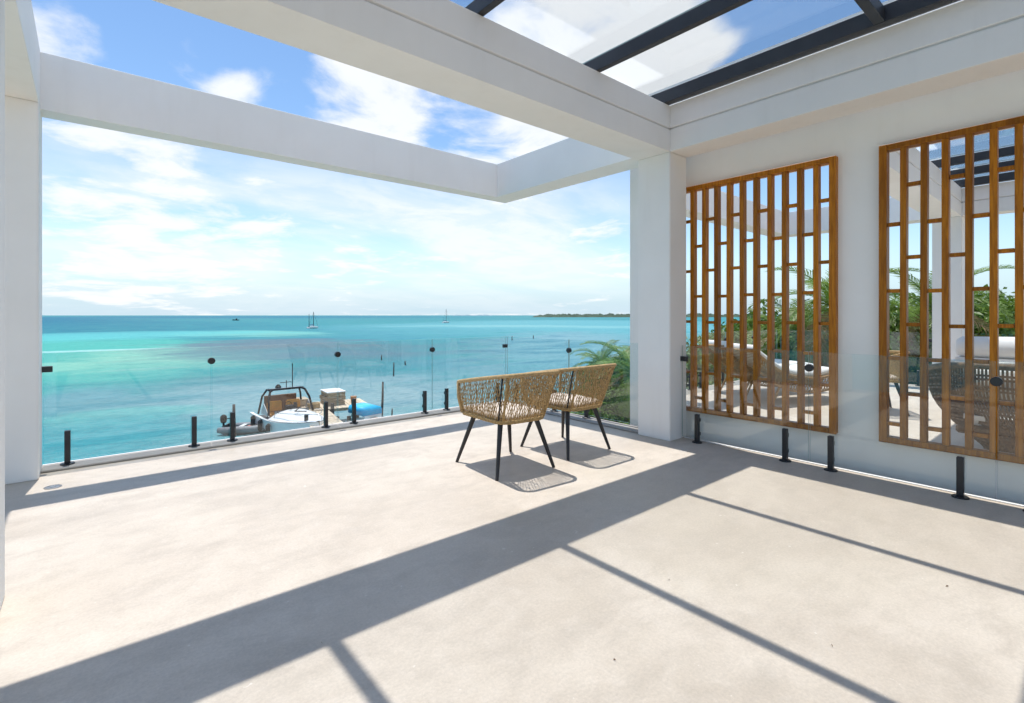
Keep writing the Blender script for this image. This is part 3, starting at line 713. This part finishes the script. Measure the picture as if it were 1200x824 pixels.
def palm(x, y, h, seed, label, nf=17, sc=1.0, z0=-4.2):
    r = random.Random(seed); root = empty('palm_tree', (x, y, z0)); tag(root, label, 'palm tree', 'palms beside the terraces')
    lean = Vector((r.uniform(-.5, .5), r.uniform(-.5, .5), 0)); k = MB(); n = 14
    pts = [lean*(i/n)**2 + Vector((0, 0, h*i/n)) for i in range(n+1)]
    k.tube(pts, [.17 - .06*i/n + .012*(i % 2) for i in range(n+1)], 9); k.build('trunk', BARK, root, smooth=True)
    for i in range(nf):
        f = i/nf; az = i*2.399 + r.uniform(-.2, .2); el = R(72) - f*R(95) + r.uniform(-.1, .1)
        o = link('frond', DRYFROND if i >= nf-2 else FRONDS[r.randrange(3)], root, pts[-1], (r.uniform(-.2, .2), -el, az)); s = sc*r.uniform(.85, 1.1); o.scale = (s, s, s)
    return root
def crown_mesh(rx, ry, rz, n, seed, leaf=.13):
    r = random.Random(seed); k = MB()
    lobes = []
    for i in range(16):
        a = r.uniform(0, 6.28); q = r.uniform(.25, .8); zz = r.uniform(-.75, .75); lobes.append((Vector((math.cos(a)*q*rx, math.sin(a)*q*ry, zz*rz)), r.uniform(.30, .52)))
    for i in range(n):
        c, rad = lobes[r.randrange(len(lobes))]
        d = Vector((r.gauss(0, 1), r.gauss(0, 1), r.gauss(0, 1))).normalized()*rad*(r.random()**.35)
        p = c + Vector((d.x*rx, d.y*ry, d.z*rz*.9))
        nrm = (d.normalized()*.6 + Vector((r.gauss(0, .6), r.gauss(0, .6), r.gauss(.5, .5)))).normalized(); t = nrm.orthogonal().normalized()
        t = (Matrix.Rotation(r.uniform(0, 6.28), 3, nrm) @ t); b = nrm.cross(t); s = leaf*r.uniform(.6, 1.3); e = s*.42
        k.add([p - t*s, p + b*e + nrm*s*.12, p + t*s, p - b*e + nrm*s*.12], [(0, 1, 2, 3)])
    return k.mesh('crown', LEAF)
CROWNS = [crown_mesh(2.3, 2.3, 2.1, 8500, 11), crown_mesh(2.6, 2.2, 1.7, 8500, 12), crown_mesh(1.9, 2.1, 2.4, 7500, 13)]
def tree(x, y, top, seed, label, sc=1.0, z0=-4.2, nm='leafy_tree', grp='leafy trees beside the terraces'):
    r = random.Random(seed); root = empty(nm, (x, y, z0)); tag(root, label, 'tree', grp)
    ci = seed % 3; rz = (2.1, 1.7, 2.4)[ci]*sc; hc = top - z0 - rz*1.05
    k = MB(); k.tube([(0, 0, 0), (.08, .05, hc*.5), (.0, .1, hc)], [.16, .12, .07], 8)
    for i in range(6):
        a = i*1.1 + r.random(); k.tube([(0.05, .05, hc*.45), (math.cos(a)*.6*sc, math.sin(a)*.6*sc, hc*.8), (math.cos(a)*1.3*sc, math.sin(a)*1.3*sc, hc + r.uniform(-.2, .8))], [.07, .045, .02], 6)
    k.build('trunk', BARK, root, smooth=True)
    o = link('crown', CROWNS[ci], root, (0, 0, hc), (0, 0, r.uniform(0, 6.28))); o.scale = (sc, sc, sc)
    return root
VEG = [  # photo bearing (u), distance, crown top height, scale
    (860, 30, .9, 1.3), (905, 29, 1.5, 1.4), (950, 28, 1.9, 1.4), (1010, 27, 2.2, 1.4), (1070, 26, 2.2, 1.4), (1125, 27, 2.3, 1.4), (1180, 26, 2.4, 1.4),
    (708, 26, -1.0, .75), (735, 24, -.45, .95), (765, 25, .1, 1.0), (722, 21, -2.2, .6), (690, 25, -2.6, .5), (748, 20, -1.6, .8), (702, 22, -1.9, .7), (728, 27, -.35, .9), (842, 24, .35, 1.0), (880, 23, 1.1, 1.05), (915, 20, 1.3, 1.1), (955, 19, 1.7, 1.15),
    (1000, 20, 1.9, 1.2), (1050, 18, 1.9, 1.1), (1095, 19, 2.0, 1.2), (1140, 18, 2.0, 1.15), (1185, 18, 2.1, 1.2), (1230, 19, 2.3, 1.25), (860, 18, -.9, .9), (925, 17, -.7, .9), (1075, 16, -.2, .9), (1160, 16, .0, .95), (1000, 16, -.3, .9), (1225, 16, .3, 1.0)]
near = ['left of the white column above the armchair', 'just left of the white column', 'hidden mostly by the white column', 'low by the glass foot left of the column', 'low at the foot of the railing behind the armchair', 'low beside the white column', 'under the short palm left of the column', 'farthest back beside the column, under the thatched roof']
back = ['at the left bars', 'left of the middle bars', 'right of the middle bars', 'toward the wall between the screens', 'at the left bars', 'behind the far column', 'at the picture edge']
mid = {842: 'leftmost beside the sea view', 880: 'second from the sea view', 915: 'in the middle of the bars', 955: 'toward its right bars', 1000: 'tall, past its right edge', 860: 'low at left', 925: 'low in the middle',
       1050: 'at its leftmost bars', 1095: 'left of the far column', 1140: 'just right of the far column', 1185: 'near the right picture edge', 1230: 'at the far right, mostly out of frame', 1075: 'low at left', 1160: 'low at right', 1225: 'low, at the picture edge', 1300: 'beyond the frame'}
for i, (u, dpt, top, sc) in enumerate(VEG):
    p = FW*dpt + RT*((u-600)/590*dpt); side = 'left' if u < 1020 else 'right'
    if i < 7: lb = 'back-row green tree behind the %s timber screen, %s' % (side, back[i])
    elif i < 15: lb = 'green leafy shrub tree ' + near[i-7]
    elif u == 1000 and top < 0: lb = 'green leafy tree behind the left timber screen, low past its right edge'
    else: lb = 'green leafy tree behind the %s timber screen, %s' % (side, mid[u])
    tree(p.x, p.y, top, 20+i, lb, sc)
for u, dpt, h, sd, nf, sc, lb in [(706, 23, 3.35, 31, 15, .62, 'short palm left of the white column, above the right armchair'), (742, 20, 3.3, 32, 15, .8, 'palm half hidden by the white column'),
        (940, 17, 5.0, 33, 16, .75, 'palm seen through the middle of the left timber screen'), (985, 15, 5.7, 34, 18, .85, 'tall palm at the right bars of the left timber screen'),
        (1108, 14.6, 5.7, 35, 17, .75, 'palm beside the far column in the right timber screen'), (1190, 19, 5.4, 36, 18, .8, 'palm near the right picture edge'), (722, 16.5, 1.2, 37, 13, .62, 'low palm clump behind the glass beside the column')]:
    p = FW*dpt + RT*((u-600)/590*dpt); palm(p.x, p.y, h, sd, lb, nf, sc)

# thatched hut peeping out beside the column
def palapa():
    p = FW*30 + RT*((752-600)/590*30); root = empty('palapa_hut', (p.x, p.y, -4.2)); tag(root, 'thatched hut roof tip showing beside the white column', 'hut')
    THATCH = mat('thatch', (.34, .25, .15), .95, .5, 18, .9, 40, stretch=(1, 1, .15))
    k = MB(); r = random.Random(8); n = 36
    prof = [(.05, 4.45), (.5, 3.9), (1.2, 3.15), (2.0, 2.45), (2.05, 2.3), (1.9, 2.4)]
    vs = []; fs = []
    for q, z in prof:
        for i in range(n): s = 1 + r.uniform(-.04, .04); vs.append((q*s*math.cos(6.283*i/n), q*s*math.sin(6.283*i/n), z + r.uniform(-.06, .06)))
    for a in range(len(prof)-1):
        for i in range(n): fs.append((a*n+i, a*n+(i+1) % n, (a+1)*n+(i+1) % n, (a+1)*n+i))
    k.add(vs, fs); k.build('thatch_roof', THATCH, root)
    for i in range(6):
        a = i*1.047; k = MB(); k.tube([(1.6*math.cos(a), 1.6*math.sin(a), 0), (1.6*math.cos(a), 1.6*math.sin(a), 2.8)], .07, 7); k.build('post', BARK, root)
palapa()

# ------------------------------------------------------------------ dock and boats
HULL = mat('white_gelcoat', (.78, .78, .77), .3, .05, 3); GREYR = mat('grey_hypalon', (.23, .24, .25), .6, .2, 4); BLACKP = mat('black_plastic', (.012, .012, .014), .6, spec=.2)
ORANGE = mat('orange_vinyl', (.85, .36, .05), .5, .2, 5); BLUE = mat('blue_tarp', (.03, .50, .84), .55, .15, 3, .4, 8); BROWNC = mat('brown_cabin', (.19, .10, .055), .6, .3, 4); REDP = mat('red_plastic', (.55, .10, .08), .5)
def hullmesh(root, L, Bm, H, name='hull', m=HULL, bowrise=.35):
    k = MB(); n = 16; rings = []
    for i in range(n+1):
        t = i/n; w = Bm/2*(1 - max(0, (t-.45)/.55)**2.3)*(1 if t > .03 else .97); w = max(w, .02); z = H + bowrise*t**2.5; y = L*(t-.4) if i < n else L*.6
        kz = -.25 + .55*max(0, (t-.7)/.3)**2*H
        rings.append([(-w, y, z), (-w*.92, y, z*.45), (-w*.55, y, kz*.5), (0, y, kz), (w*.55, y, kz*.5), (w*.92, y, z*.45), (w, y, z), (w*.86, y, z-.02), (w*.84, y, z-.30), (-w*.84, y, z-.30), (-w*.86, y, z-.02)])
    q = 11; vs = [p for r_ in rings for p in r_]; fs = [(i*q+a, i*q+(a+1) % q, (i+1)*q+(a+1) % q, (i+1)*q+a) for i in range(n) for a in range(q)] + [tuple(reversed(range(q))), tuple(n*q+a for a in range(q))]
    k.add(vs, fs); return k.build(name, m, root, smooth=False)
def motorboat():
    p = at(340, 487, SEA+.9); root = empty('motorboat', (p.x, p.y, SEA), R(181)); tag(root, 'white motorboat with black roll frame and orange seats moored at the dock', 'boat')
    L = 6.6; hullmesh(root, L, 2.5, .85)
    # covered foredeck
    k = MB(); rings = []; n = 12
    for i in range(n+1):
        t = .46 + .52*i/n; w = max(.03, 1.25*.93*(1 - max(0, (t-.45)/.55)**2.3)); z = .85 + .35*t**2.5; y = L*(t-.4); c = .34*(1-(i/n)**1.5) + .03
        rings.append([(-w + 2*w*j/8, y, z + .02 + c*(1-abs(-1+j/4)**2.2)) for j in range(9)])
    k.add([q for r_ in rings for q in r_], [(i*9+j, (i+1)*9+j, (i+1)*9+j+1, i*9+j+1) for i in range(n) for j in range(8)] + [tuple(range(9))]); k.build('foredeck', HULL, root, smooth=True)
    k = MB(); y0 = .35
    k.prism([(y0-.02, 1.05), (y0+.03, 1.05), (y0-.10, 1.24), (y0-.15, 1.24)], -.82, .82, 0); k.build('windscreen', mat('smoked_screen', (.05, .055, .06), .1, spec=.8), root)
    k = MB()
    for s in (-1, 1):
        k.tube([(s*1.08, .25, .95), (s*.98, -.1, 1.75), (s*.85, -.35, 2.12), (s*.7, -.45, 2.20)], .055, 7); k.tube([(s*1.08, -1.55, .9), (s*.95, -1.35, 1.8), (s*.8, -1.1, 2.14)], .05, 7); k.tube([(s*.8, -.4, 2.17), (s*.8, -1.1, 2.15)], .05, 7)
    for y, z in ((-.45, 2.20), (-1.1, 2.14)): k.tube([(-.8, y, z), (.8, y, z)], .05, 7)
    k.build('roll_frame', BLACKP, root, smooth=True)
    k = MB(); k.prism([(-1.05, 2.16), (-.48, 2.22), (-.48, 2.26), (-1.05, 2.20)], -.72, .72, 0); k.build('canopy', mat('grey_canopy', (.30, .32, .34), .6), root)
    k = MB(); k.tube([(-.35, -.75, 2.2), (-.35, -.75, 3.45)], .022, 6); k.tube([(-.05, -.75, 2.2), (-.05, -.75, 2.6)], .02, 6); k.tube([(-.3, -.75, 2.5), (.25, -.75, 2.5)], .018, 6); k.build('antenna', BLACKP, root)
    box('cabin_back', (-.80, .80, -1.62, -1.50, .85, 1.78), BROWNC, root, bevel=.02)
    box('cockpit_floor', (-.95, .95, -2.4, .4, .58, .66), mat('dark_cockpit', (.05, .05, .05), .8), root)
    for s in (-1, 1):
        for y in (-1.6, -.3, 1.0): k = MB(); k.tube([(s*1.30, y, .25), (s*1.32, y, .35), (s*1.32, y, .75), (s*1.28, y, .85)], [.06, .11, .11, .03], 8); k.build('fender', BLACKP, root, smooth=True)
        k = MB(); k.prism([(.30, 1.0), (.36, 1.0), (-.55, 1.55), (-.95, 1.15), (-.95, 1.0)], s*1.08-.015, s*1.08+.015, 0); k.build('side_panel', mat('grey_gel', (.35, .36, .37), .4), root)
    k = MB(); k.tube([(.1, 2.6, 1.5), (.35, 1.8, 1.42), (-.1, 1.2, 1.47), (.25, .7, 1.42), (0, .3, 1.36)], .025, 6); k.build('mooring_rope', BLACKP, root, smooth=True)
    k = MB(); k.lathe([(.14, 0), (.14, .10), (.05, .2)], 12, (.35, -.75, 2.22)); k.build('radar_dome', BLACKP, root)
    k = MB(); k.box(-.3, .3, -2.3, -1.75, .66, 1.05); k.build('cool_box', HULL, root, bevel=.04, segs=2)
    for x in (-.46, .46):
        s_ = box('seat', (x-.36, x+.36, -.95, -.35, .80, 1.02), ORANGE, root, bevel=.05, segs=3)
        k = MB(); k.box(x-.36, x+.36, -1.08, -.92, 1.0, 1.55); k.build('seat_back', ORANGE, s_, bevel=.06, segs=3)
    box('helm_console', (-.20, .20, -.25, .22, .75, 1.42), BLACKP, root, bevel=.04, segs=2)
    k = MB(); k.tube([(.06*math.cos(a*.524)*3, -.30, 1.38+.18*math.sin(a*.524)) for a in range(12)], .015, 5, closed=True); k.build('steering_wheel', BLACKP, root)
    for s in (-1, 1):
        k = MB(); k.tube([(s*1.0, .8, 1.0), (s*.95, .9, 1.28), (s*.75, 2.2, 1.40), (s*.30, 3.4, 1.5), (0, 3.75, 1.5)], .016, 5); k.build('bow_rail', mat('steel_rail', (.55, .55, .55), .25, metal=1), root, smooth=True)
    k = MB(); k.lathe([(.05, 0), (.05, .55), (.16, .6), (.18, .95), (.10, 1.05)], 12, (0, -2.8, .35)); k.build('outboard_motor', BLACKP, root, smooth=True)
motorboat()
def dinghy():
    p = at(289, 507, SEA); root = empty('inflatable_dinghy', (p.x, p.y, SEA), R(235)); root.scale = (.82, .82, .82); tag(root, 'small grey inflatable dinghy with outboard motor left of the motorboat', 'boat')
    k = MB(); path = [(-.62, -1.4, .30), (-.62, -.3, .30), (-.62, .7, .33), (-.48, 1.25, .40), (0, 1.6, .46), (.48, 1.25, .40), (.62, .7, .33), (.62, -.3, .30), (.62, -1.4, .30)]
    k.tube(path, [.17, .22, .22, .22, .22, .22, .22, .22, .17], 12); k.build('tube', GREYR, root, smooth=True)
    box('floor_board', (-.5, .5, -1.2, 1.0, .12, .17), GREYR, root); box('transom', (-.5, .5, -1.22, -1.15, .1, .52), BLACKP, root); box('thwart', (-.52, .52, -.35, -.1, .42, .46), HULL, root)
    k = MB(); k.lathe([(.06, -.3), (.06, .25), (.15, .3), (.19, .45), (.18, .68), (.08, .78)], 12, (0, -1.36, .35)); k.tube([(0, -1.3, .85), (.1, -.75, .95)], .025, 6); k.build('outboard_motor', BLACKP, root, smooth=True)
    k = MB(); k.lathe([(.13, 0), (.16, .05), (.16, .26), (.06, .32)], 12, (.25, .25, .17)); k.build('fuel_can', REDP, root, smooth=True)
    box('gear_bag', (-.35, .05, .3, .75, .17, .42), mat('pale_bag', (.5, .5, .48), .8), root, bevel=.06, segs=3)
dinghy()
# dock: walkway plus a raised platform, every plank a piece
DECK = SEA + 1.0
dk = empty('wooden_dock', (0, 0, SEA)); 
pa = at(396, 511, DECK); pb = at(364, 478.5, DECK)
ax = Vector((pb.x-pa.x, pb.y-pa.y, 0)); Ld = ax.length; ax.normalize(); ang = math.atan2(ax.y, ax.x)
dk.location = (pa.x, pa.y, SEA); dk.rotation_euler.z = ang; tag(dk, 'bleached plank dock leading out beside the white motorboat', 'dock')
n = int(Ld/.30)
for i in range(n): piece('plank', (.285, 1.45, .045), DOCKWOOD, dk, (.15 + i*.30, 0, DECK-SEA + rnd.uniform(-.008, .008)), .006, (0, 0, rnd.uniform(-.012, .012)))
for s in (-.58, .58): piece('stringer', (Ld, .12, .16), DOCKWOOD, dk, (Ld/2, s, DECK-SEA-.11), .01)
for i in range(6):
    for s in (-1.0, 1.0):
        k = MB(); k.tube([(0, 0, -1.2), (0, 0, 1.0 + .45*((i*7+int(s)) % 3 == 0))], [.11, .09], 8); k.build('pile', POLEWOOD, dk, loc=(.4 + i*(Ld-.8)/5, s*.80, 0))
# platform head, out to the right
for i in range(16): piece('plank', (2.6, .235, .045), DOCKWOOD, dk, (Ld+.2, .95 - i*.25, DECK-SEA+.05 + rnd.uniform(-.008, .008)), .006)
for s in (-.8, 1.2): piece('stringer', (.14, 3.9, .16), DOCKWOOD, dk, (Ld+s, -.9, DECK-SEA-.055), .01)
for s in (-.85, 1.3):
    for yy in (1.05, -.9, -2.75):
        k = MB(); k.tube([(0, 0, -1.2), (0, 0, 1.0 + .3*(yy > 1))], [.11, .09], 8); k.build('pile', POLEWOOD, dk, loc=(Ld+s, yy, 0))
DM = Matrix.Translation(dk.location) @ Matrix.Rotation(ang, 4, 'Z')
def crate(loc, rz, label, white=False):
    root = empty('slatted_crate', loc, rz); tag(root, label, 'crate', 'crates on the dock'); a, b, h = 1.25, .85, .21
    for x in (-a/2, a/2):
        for y in (-b/2, b/2): piece('corner_post', (.05, .05, h), CRATEWOOD, root, (x, y, h/2), .004)
    for j in range(2):
        z = .055 + j*.105
        for y in (-b/2-.04, b/2+.04): piece('slat', (a+.1, .02, .085), CRATEWOOD, root, (0, y, z), .003)
        for x in (-a/2-.04, a/2+.04): piece('slat', (.02, b, .085), CRATEWOOD, root, (x, 0, z), .003)
    if white: piece('lid', (a+.16, b+.16, .05), WHITEP, root, (0, 0, h+.026), .005)
    else:
        for j in range(6): piece('slat', (a+.06, .12, .02), CRATEWOOD, root, (0, -b/2+.06+j*.145, h+.011), .003)
pp = DM @ Vector((Ld+.45, -1.2, 0)); zt = DECK + .082
crate((pp.x, pp.y, zt), ang+.1, 'slatted wooden crate at the bottom of the stack on the dock'); crate((pp.x, pp.y, zt+.235), ang+.18, 'slatted wooden crate in the middle of the stack on the dock')
crate((pp.x+.03, pp.y, zt+.47), ang+.08, 'slatted wooden crate with a white lid topping the stack on the dock', True)
def on_dock(x, y, z=0.0): q = DM @ Vector((x, y, 0)); return (q.x, q.y, DECK + .078 + z)
k = MB(); k.lathe([(.13, 0), (.17, .32), (.18, .34), (.15, .33)], 14); tag(k.build('bucket', mat('rust_bucket', (.42, .20, .09), .7, .3, 6), loc=on_dock(Ld+.3, -2.3), smooth=True), 'rust brown bucket at the right end of the dock platform', 'bucket')
k = MB()
for i in range(5): k.tube([(math.cos(a*.449)*(.30-.03*(i % 2)), math.sin(a*.449)*(.30-.03*(i % 2)), .03+.05*i) for a in range(14)], .03, 6, closed=True)
tag(stuff(k.build('rope_coil', ROPE2, loc=on_dock(Ld-.4, -.1), smooth=True)), 'coil of tan rope lying on the dock before the crates', 'rope')
k = MB(); k.box(-.45, .45, -.28, .28, 0, .30); k.box(-.47, .47, -.30, .30, .30, .36); tag(k.build('dock_box', mat('tan_box', (.52, .42, .30), .8, .2, 4), loc=on_dock(Ld+.9, .35), rot=(0, 0, ang+.1), bevel=.01), 'tan storage box on the dock left of the stacked crates', 'box')
# small boat under a blue tarp
def tarpboat():
    p = at(429, 503, SEA); root = empty('covered_boat', (p.x, p.y, SEA), R(190)); root.scale = (.66, .66, .66); tag(root, 'small white boat under a bright blue canopy right of the dock', 'boat')
    hullmesh(root, 4.2, 1.75, .6)
    k = MB(); n = 12
    vs = []; fs = []
    for i in range(n+1):
        a = math.pi*i/n; q = abs(math.cos(a))**.35*(-1 if a > math.pi/2 else 1); vs += [(-q*.85, -1.2, 1.30+.62*math.sin(a)**.45), (-q*.85, .9, 1.24+.62*math.sin(a)**.45)]
    for i in range(n): fs.append((2*i, 2*i+1, 2*i+3, 2*i+2))
    fs.append(tuple(2*i+1 for i in range(n+1))); k.add(vs, fs); o = k.build('canopy', BLUE, root, smooth=True); md = o.modifiers.new('thick', 'SOLIDIFY'); md.thickness = .04
    for x in (-.8, .8):
        for y in (-1.1, .8): k = MB(); k.tube([(x, y, .5), (x, y, 1.5)], .02, 6); k.build('canopy_pole', HULL, root)
    box('cabin_front', (-.80, .80, .86, .96, .55, 1.26), HULL, root, bevel=.03); box('locker', (-.3, .3, .97, 1.25, .55, 1.05), mat('locker_brown', (.35, .2, .13), .7), root, bevel=.02)
tarpboat()
# mooring stakes
for u, v, vt, lean, rad, lb in [(447, 488, 448, .25, .075, 'tall crooked mooring stake right of the blue-canopied boat'), (459, 487, 479, .1, .05, 'short stake just right of the tall mooring stake'),
        (461, 441, 425, .15, .07, 'dark leaning stake standing out in the water beyond the tall stake'), (475, 428, 423, -.1, .09, 'stub of a stake farther out in the water'), (447, 422, 416, .05, .08, 'faint stake stub far out in the shallows'),
        (274, 512, 474, 0, .09, 'grey mooring post standing by the inflatable dinghy'), (600, 399, 394, .05, .12, 'tiny stake far out, left of the chairs'), (625, 397, 393, .05, .12, 'tiny stake far out, above the right armchair')]:
    p = at(u, v, SEA); d = (p-Vector((0, 0, p.z))).dot(FW); h = (v-vt)*d/590
    k = MB(); r = random.Random(int(u)); k.tube([(0, 0, -1), (.02, 0, 0), (lean*.4, lean*.2, h*.5), (lean*.5, lean*.3, h)], [rad*1.1, rad, rad*.9, rad*.7], 7)
    tag(k.build('mooring_stake', POLEWOOD, loc=p, smooth=True), lb, 'stake', 'stakes in the water')
# sailing boats at anchor and a speedboat
def sailboat(u, v, vt, hl, rz, label, two=False):
    p = at(u, v, SEA); d = (p-Vector((0, 0, p.z))).dot(FW); mh = (v-vt)*d/590; root = empty('sailboat', p, rz); tag(root, label, 'sailboat', 'sailboats at anchor')
    hullmesh(root, hl, hl*.30, hl*.11, bowrise=hl*.03)
    box('cabin', (-hl*.09, hl*.09, -hl*.15, hl*.2, hl*.10, hl*.18), HULL, root, bevel=.05)
    k = MB(); k.tube([(0, hl*.12, hl*.1), (0, hl*.12, mh)], [.16, .09], 7); k.build('mast', BLACKP, root)
    k = MB(); k.tube([(0, hl*.12, hl*.25), (0, -hl*.3, hl*.26)], [.2, .14], 7); k.build('boom', mat('sail_cover', (.06, .12, .25), .8), root)
    k = MB(); k.tube([(0, hl*.12, mh*.98), (0, hl*.56, hl*.16)], .035, 4); k.tube([(0, hl*.12, mh*.98), (0, -hl*.38, hl*.12)], .035, 4); k.build('stay', BLACKP, root)
    if two: k = MB(); k.tube([(0, -hl*.32, hl*.1), (0, -hl*.32, mh*.88)], [.13, .08], 7); k.build('mizzen_mast', BLACKP, root)
sailboat(366, 385, 365.5, 6.4, R(-60), 'two-masted sailboat anchored left of centre, the nearer one', True)
sailboat(522, 378.5, 362, 7.5, R(-75), 'single-masted sailboat anchored near the horizon, above the chairs')
p = at(277, 375.6, SEA); root = empty('speedboat', p, R(60)); tag(root, 'tiny dark speedboat near the horizon with a white wake', 'boat'); hullmesh(root, 7, 2.2, .9, m=BLACKP); box('console', (-.5, .5, -.8, .5, .8, 2.2), BLACKP, root)
